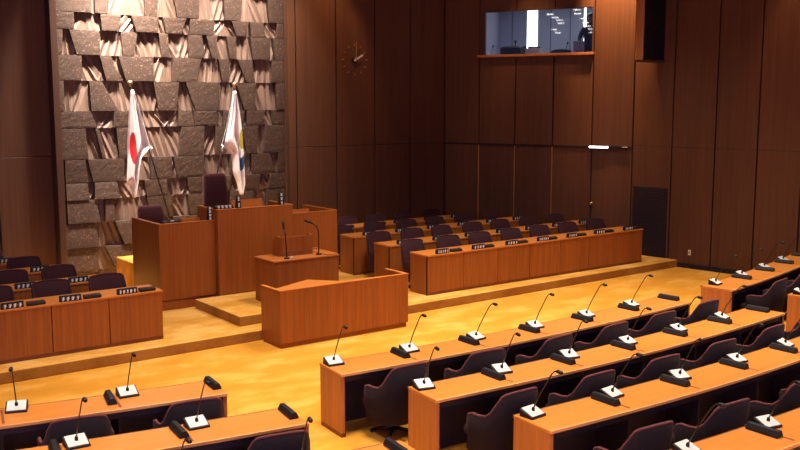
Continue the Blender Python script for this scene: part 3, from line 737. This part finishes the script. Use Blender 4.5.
# ------------------------------------------------------------------ bench rows on the stage (facing the hall)
def letters(mb, n, x0, x1, z0, z1, y, seed):
    rn = random.Random(seed)
    st_ = (x1 - x0) / n
    for k in range(n):
        a = x0 + st_ * (k + .2); b = x0 + st_ * (k + .8); m_ = (a + b) / 2; hz = z1 - z0
        mb.box(a, b, y - .002, y, z0 + hz * .82, z0 + hz * .92); mb.box(a, b, y - .002, y, z0 + hz * rn.uniform(.38, .5), z0 + hz * .58)
        mb.box(m_ - .006, m_ + .006, y - .002, y, z0, z1); mb.box(a, m_, y - .002, y, z0 + hz * .02, z0 + hz * .14)
        if rn.random() < .5: mb.box(a, a + .009, y - .002, y, z0, z1 * .9)
def make_name_plate(n, seed):
    r = thing('name_plate', 'x', 'name plate')
    p = MB(); p.rings([[(x, -.035, 0), (x, .035, 0), (x, .02, .085), (x, -.01, .085)] for x in (-.15, .15)]); bd = p.build('body', M['black'], r, bevel=.003)
    p = MB(); letters(p, n, -.135, .135, .014, .066, -.030, seed); p.build('lettering', M['ink'], bd)
    return r
NP = [Proto(make_name_plate(n, s)) for n, s in ((4, 1), (5, 2), (4, 3))]
def make_console():
    r = thing('desk_console', 'x', 'console')
    p = MB(); p.hexa([(-.125, -.04), (.125, -.04), (.125, .04), (-.125, .04)], 0, [.04, .04, .06, .06]); p.build('body', M['black'], r, bevel=.008)
    p = MB(); p.box(-.085, .03, -.02, .02, .0505, .056); p.build('button_row', M['piping'], r)
    return r
cons = Proto(make_console())

def stage_bench(label, x0, x1, y0, pitch, n, anchor, group, ht):
    o = ((x0 + x1) / 2, y0 + .3, ZS)
    r = thing('stage_bench', label, 'desk', o, 0, group)
    zt = ZS + ht
    for i in range(n):
        a, b = (anchor + pitch * i, anchor + pitch * (i + 1))
        a = max(a, x0); b = min(b, x1)
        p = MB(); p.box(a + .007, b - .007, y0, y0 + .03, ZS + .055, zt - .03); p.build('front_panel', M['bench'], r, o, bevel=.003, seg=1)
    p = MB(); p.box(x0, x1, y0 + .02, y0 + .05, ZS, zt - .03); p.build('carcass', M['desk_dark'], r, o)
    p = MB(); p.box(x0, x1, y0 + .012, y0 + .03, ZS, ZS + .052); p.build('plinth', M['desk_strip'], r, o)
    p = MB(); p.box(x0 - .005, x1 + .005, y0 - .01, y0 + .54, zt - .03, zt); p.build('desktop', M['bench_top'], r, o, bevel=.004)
    for xe, sg in ((x0, 1), (x1, -1)):
        p = MB(); p.box(min(xe, xe + sg * .04), max(xe, xe + sg * .04), y0 + .03, y0 + .53, ZS, zt - .03); p.build('end_panel', M['bench'], r, o, bevel=.003)
    return r
sd = [0]
def bench_row(side, row, x0, x1, y0, pitch, n, anchor, vis, rev, chairs, fp=.46, fc=.80):
    desk = '%s bench on the %s' % (row, side); ht = {'front': .755, 'second': .775}.get(row, .80)
    stage_bench('long wooden stage bench, %s row on the %s' % (row, side), x0, x1, y0, pitch, n, anchor, 'stage benches', ht)
    for i in range(n):
        k = (n - 1 - i) if rev else i
        xm = anchor + pitch * i
        if k in vis:
            sd[0] += 1
            NP[sd[0] % 3].place((xm + pitch * fp + random.uniform(-.03, .03), y0 + .05, ZS + ht), random.uniform(-.06, .06), 'black name plate, white characters, %s from presiding desk, %s' % (ORD[k], desk), 'name plates on the stage benches')
            cons.place((xm + pitch * fc + random.uniform(-.03, .03), y0 + .06, ZS + ht), random.uniform(-.05, .05), 'low black console box, %s from presiding desk, on %s' % (ORD[k], desk), 'console boxes on the stage benches')
        if k in chairs:
            gov_chair.place((xm + pitch * (.36 if rev else .42) + random.uniform(-.03, .03), y0 + .66, ZS), PI + random.uniform(-.1, .1), 'maroon chair, %s from presiding desk, behind %s' % (ORD[k], desk), 'maroon chairs behind the stage benches')
R7 = range(7)
bench_row('booth side', 'front', 10.62, 16.72, 13.34, .872, 7, 10.62, R7, False, R7)
bench_row('booth side', 'second', 10.67, 16.70, 14.59, .861, 7, 10.67, R7, False, R7)
bench_row('booth side', 'third', 10.68, 15.80, 15.84, .853, 6, 10.68, range(6), False, range(6))
bench_row('booth side', 'fourth', 10.72, 14.95, 17.05, .846, 5, 10.72, range(5), False, range(5))
bench_row('stone side', 'front', 2.14, 5.46, 13.27, .82, 4, 2.18, range(3), True, range(3), .37, .735)
bench_row('stone side', 'second', 1.82, 5.15, 14.50, .82, 4, 1.86, range(2), True, range(2), .37, .735)
bench_row('stone side', 'third', 1.54, 4.88, 15.68, .82, 4, 1.59, range(3), True, range(2), .37, .735)
bench_row('stone side', 'fourth', 1.28, 4.62, 16.85, .82, 4, 1.33, range(2), True, range(2), .37, .735)

# presiding chairs
def high_chair(name, label, loc, w0, w1, zs, zt):
    r = thing(name, label, 'chair', loc)
    p = MB(); rr = []
    for z, wd, dp, yy in ((zs - .1, w0 * .95, .05, -.24), (zs, w0, .07, -.25), (zs + (zt - zs) * .5, (w0 + w1) / 2, .075, -.28), (zt - .06, w1, .065, -.33), (zt - .015, w1 * .96, .05, -.335), (zt, w1 * .86, .03, -.335)):
        rr.append([(wd * max(-1, min(1, 1.3 * math.cos(a))), yy + dp * max(-1, min(1, 1.3 * math.sin(a))), z) for a in [2 * PI * i / 20 for i in range(20)]])
    p.rings(rr, smooth=True); p.build('backrest', M['red_chair'], r, bevel=0)
    p = MB(); p.box(-w0, w0, -.24, .26, zs - .12, zs); p.build('seat', M['red_chair'], r, bevel=.03, seg=3)
    for sx in (-1, 1):
        p = MB(); p.tube([(sx * (w0 + .03), -.22, zs + .22), (sx * (w0 + .03), .2, zs + .22)], .03, 10); p.tube([(sx * (w0 + .03), .1, zs + .2), (sx * (w0 - .02), .1, zs - .1)], .02, 8); p.build('armrest', M['red_chair'], r)
    p = MB(); p.tube([(0, 0, .05), (0, 0, zs - .12)], .035, 12); p.build('pedestal', M['blackm'], r)
    p = MB()
    for k in range(5):
        a = k * 2 * PI / 5; p.tube([(0, 0, .07), (.28 * math.cos(a), .28 * math.sin(a), .03)], [.026, .018], 8)
    p.build('base', M['blackm'], r)
    p = MB()
    for k in range(5):
        a = k * 2 * PI / 5; p.lathe([(.022, 0), (.022, .03)], (.28 * math.cos(a), .28 * math.sin(a), 0), 10)
    p.build('caster', M['black'], r)
    return r
hc = high_chair('presiding_chair', 'high-backed dark red chair behind the tallest desk', (8.06, 16.55, .75), .27, .215, .55, 1.575); hc.rotation_euler.z = PI - .08
hc = high_chair('secretary_chair', 'low rounded dark red chair behind the desk below the red disc flag', (6.74, 16.50, .75), .275, .23, .45, 1.04); hc.rotation_euler.z = PI

# plates and boxes on the presiding desks
def upright_plate(loc, label, h, n, rz=0):
    r = thing('upright_name_plate', label, 'name plate', loc, rz)
    p = MB(); p.rings([[(-.05, -.035, 0), (.05, -.035, 0), (.05, .035, 0), (-.05, .035, 0)], [(-.035, -.012, h), (.035, -.012, h), (.035, .012, h), (-.035, .012, h)]]); bd = p.build('body', M['black'], r, bevel=.004)
    p = MB()
    for k in range(n):
        c = h * (k + .5) / n; hh = h * .26 / n; yy = -.035 + .023 * c / h - .004
        for dz in (-hh, 0, hh): p.box(-.018, .018, yy - .002, yy + .004, c + dz - .004, c + dz + .004)
        p.box(-.005, .005, yy - .002, yy + .004, c - hh, c + hh)
    p.build('lettering', M['ink'], bd)
    return r
TP = 1.847
upright_plate((7.65, 15.03, TP), 'upright black plate with two white characters on the tallest desk', .22, 2)
upright_plate((8.52, 15.03, TP), 'upright black plate with three white characters on the tallest desk', .22, 3)
upright_plate((7.12, 15.09, 1.662), 'upright black plate with small white characters where side desk meets tallest desk', .24, 4)
r_ = thing('desk_console', 'long black console with white buttons on the tallest desk', 'console', (7.40, 15.10, 1.757))
p = MB(); p.hexa([(-.18, -.04), (.18, -.04), (.18, .06), (-.18, .06)], 0, [.12, .12, .15, .15]); p.build('body', M['black'], r_, bevel=.01)
p = MB()
for k in range(4): p.box(-.13 + k * .075, -.095 + k * .075, -.043, .0, .10, .145)
p.build('button', M['white'], r_)
r_ = thing('desk_console', 'black console with one pale button on the side desk below the red disc flag', 'console', (6.47, 15.20, 1.552))
p = MB(); p.hexa([(-.16, -.05), (.16, -.05), (.16, .06), (-.16, .06)], 0, [.12, .12, .15, .15]); p.build('body', M['black'], r_, bevel=.01)
p = MB(); p.box(-.03, .03, -.02, .01, .128, .145); p.build('button', M['white'], r_)

# ------------------------------------------------------------------ flags
def flag(label, cloth_label, top, tie, left, right, mat, ybase, foot, poles_group):
    r = thing('flag', label, 'flag', (foot[0], ybase, foot[1]))
    o = (foot[0], ybase, foot[1])
    d = Vector((top[0] - foot[0], 0, top[1] - foot[1])).normalized()
    e = Vector((top[0], ybase, top[1])) + d * .06
    p = MB(); p.tube([(foot[0], ybase, foot[1]), e], .016, 10); p.build('pole', M['blackm'], r, o)
    p = MB(); p.lathe([(.012, 0), (.03, .015), (.018, .035), (.05, .06), (.055, .085), (.045, .11), (.015, .125)], (e.x, e.y, e.z - .01), 14); p.build('finial', M['gold'], r, o)
    # cloth: interpolate between two outlines from top to bottom
    def interp(pl, v):
        v *= len(pl) - 1; i = min(int(v), len(pl) - 2); f = v - i
        return (pl[i][0] + (pl[i + 1][0] - pl[i][0]) * f, pl[i][1] + (pl[i + 1][1] - pl[i][1]) * f)
    m = MB(); bm = m.bm; uv = bm.loops.layers.uv.new('UVMap'); nu, nv = 22, 40; G = []
    for j in range(nv + 1):
        v = j / nv; L = interp(left, v); R = interp(right, v); row = []
        for i in range(nu + 1):
            u = i / nu
            fold = .055 * math.sin(u * PI * 3.2 + v * .8) * min(1, v * 2.5) + .02 * math.sin(u * 17 + v * 3)
            row.append(bm.verts.new((L[0] + (R[0] - L[0]) * u, ybase - .03 + fold, L[1] + (R[1] - L[1]) * u)))
        G.append(row)
    for j in range(nv):
        for i in range(nu):
            f = bm.faces.new((G[j][i], G[j + 1][i], G[j + 1][i + 1], G[j][i + 1])); f.smooth = True
            for lp in f.loops: lp[uv].uv = (lp.vert.co.x, lp.vert.co.z)
    c = m.build('cloth', mat, r, o)
    so_ = c.modifiers.new('thick', 'SOLIDIFY'); so_.thickness = .004
    p = MB(); tx, tz = tie
    p.tube([(tx, ybase - .02, tz + .02), (tx + .03, ybase - .05, tz), (tx, ybase - .05, tz - .05), (tx + .02, ybase - .04, tz - .12)], .018, 8); p.build('tie_cord', M['white'], r, o)
    return r
fm1 = flag_mat('red_disc_flag', [(7.02, 2.79, .060, .32, (.60, .018, .022))])
fm2 = flag_mat('emblem_flag', [(9.415, 2.92, .035, .22, (.42, .36, .04)), (9.40, 2.42, .055, .20, (.04, .09, .24)), (9.40, 2.60, .030, .10, (.8, .78, .74))])
YF = 18.32
flag('white flag with a red disc hanging from a leaning pole', '', (7.03, 3.96), (7.37, 2.79),
     [(7.01, 3.95), (6.95, 3.4), (6.91, 2.9), (6.90, 2.5), (6.87, 2.10), (6.96, 2.0), (6.98, 1.80)],
     [(7.06, 3.95), (7.22, 3.35), (7.36, 2.80), (7.17, 2.62), (7.12, 2.40), (7.08, 2.10), (7.02, 1.80)], fm1, YF, (8.06, .20), '')
flag('white flag with a green and blue emblem hanging from a leaning pole', '', (9.29, 3.95), (8.95, 2.78),
     [(9.26, 3.94), (9.13, 3.35), (8.96, 2.79), (9.20, 2.60), (9.22, 2.20), (9.30, 2.00), (9.37, 1.72)],
     [(9.31, 3.94), (9.38, 3.5), (9.42, 3.1), (9.44, 2.65), (9.46, 2.3), (9.47, 1.95), (9.42, 1.72)], fm2, YF, (8.34, .20), '')
fs = MB(); fs.box(7.95, 8.45, YF - .12, YF + .12, ZS, .20)
fs = tag(fs.build('flag_stand', M['blackm']), 'flat dark stand holding both flag poles behind the high-backed chair', 'stand')
lampb = MB(); lampb.lathe([(.05, 0), (.05, .02), (.075, .05), (.07, .09), (.03, .11)], seg=16)
tag(lampb.build('uplight', M['white']), 'small white uplight at the foot of the stone wall beside the dais', 'light').location = (6.42, 18.35, ZS)

# ------------------------------------------------------------------ light
def area(name, loc, rot, size, power, col=(1, .86, .70), spread=180, sy=None):
    l = bpy.data.lights.new(name, 'AREA'); l.energy = power; l.color = col; l.size = size; l.spread = math.radians(spread)
    if sy: l.shape = 'RECTANGLE'; l.size_y = sy
    o = bpy.data.objects.new(name, l); COL.objects.link(o); o.location = loc; o.rotation_euler = rot; return o
WARM = (1, .84, .66)
lampm = MB()                                          # short pendant tubes over the far side of the hall, mirrored in the booth glass
for lx, ly in ((4.0, 16.1), (2.5, 15.9), (1.3, 15.7), (-.2, 15.6), (-3.8, 15.8), (-5.8, 15.6), (5.6, 15.2), (4.1, 15.1), (1.9, 14.8), (-.1, 14.6), (-2., 14.4), (-3.8, 14.2), (-6., 14.)):
    lampm.box(lx - .06, lx + .06, ly - .13, ly + .13, 6.88, 6.91); lampm.box(lx - .01, lx + .01, ly - .01, ly + .01, 6.91, CEIL, 1)
struct(lampm.build('ceiling_pendants', [M['lamp2'], M['blackm']]))
for lx, KX in ((1.0, (.40, .80, .10)), (5.5, (.48, .80, .55)), (10.0, (.50, .88, .80)), (14.2, (.50, .70, .52))):
    for ly, kk in zip((2.5, 7.5, 12.2), KX):
        area('ceiling_area', (lx, ly, CEIL - .1), (0, 0, 0), 1.6, 225 * kk, WARM, 88)
# wash lights for the stone relief and the panelling
for lx, pw in ((6.8, 340), (7.8, 150), (9.0, 110), (10.1, 100)):
    area('stone_wash', (lx, 17.9, 8.0), (math.radians(16), 0, 0), .4, pw, (1, .88, .78), 64)
def spot(name, loc, tgt, power, ang, col=WARM, blend=.6):
    l = bpy.data.lights.new(name, 'SPOT'); l.energy = power; l.color = col; l.spot_size = math.radians(ang); l.spot_blend = blend; l.shadow_soft_size = .12
    o = bpy.data.objects.new(name, l); COL.objects.link(o); o.location = loc
    o.rotation_euler = (Vector(tgt) - Vector(loc)).to_track_quat('-Z', 'Y').to_euler(); return o
TUNG = (1, .55, .24)
q = bpt(4.45, -.75); spot('wall_downlight', (q.x, q.y, 8.05), (*bpt(4.45, 0).xy, 6.4), 3300, 48, TUNG)
spot('wall_downlight', (11.9, YB - 1.5, 8.05), (11.9, YB, 4.4), 420, 50, TUNG)
spot('wall_downlight', (3.1, YB - 1.3, 8.05), (3.1, YB, 3.6), 300, 38, TUNG)
q = bpt(2.4, -1.5); spot('wall_downlight', (q.x, q.y, 8.05), (*bpt(2.4, 0).xy, 3.6), 420, 46, TUNG)
q = BEND + DB * 4.2 - NB * 1.0; spot('wall_downlight', (q.x, q.y, 8.05), (*(q + NB * 1.0).xy, 5.0), 420, 52, TUNG)
q = bpt(2.4, 1.3); area('booth_lamp', (q.x, q.y, BZ1 - .03), (0, 0, rz_a), 2.2, 40, (.90, .93, 1.0), 170, .5)

# added violet fill light, unseen behind the viewer, to tint the shaded faces
l = area('cool_fill', (-3.5, -7, 5.2), (0, 0, 0), 12, 800, (.56, .46, 1.0), 170, 3.5)
l.rotation_euler = (Vector((8, 12, 1.5)) - l.location).to_track_quat('-Z', 'Y').to_euler()

wd = bpy.data.worlds.new('world'); S.world = wd; wd.use_nodes = True
wd.node_tree.nodes['Background'].inputs['Color'].default_value = (.42, .36, .90, 1)
wd.node_tree.nodes['Background'].inputs['Strength'].default_value = .15

# ------------------------------------------------------------------ camera
cam = bpy.data.cameras.new('camera'); co = bpy.data.objects.new('camera', cam); COL.objects.link(co)
cam.sensor_width = 36; cam.lens = 940 * 36 / 800; cam.clip_end = 200
co.location = (0, 0, 3.75); co.rotation_euler = (math.radians(90 - 7.58), 0, -math.radians(36.8))
S.camera = co
S.view_settings.view_transform = 'Standard'; S.view_settings.look = 'None'; S.view_settings.gamma = 1; S.view_settings.use_curve_mapping = False
S.view_settings.exposure = 0.0
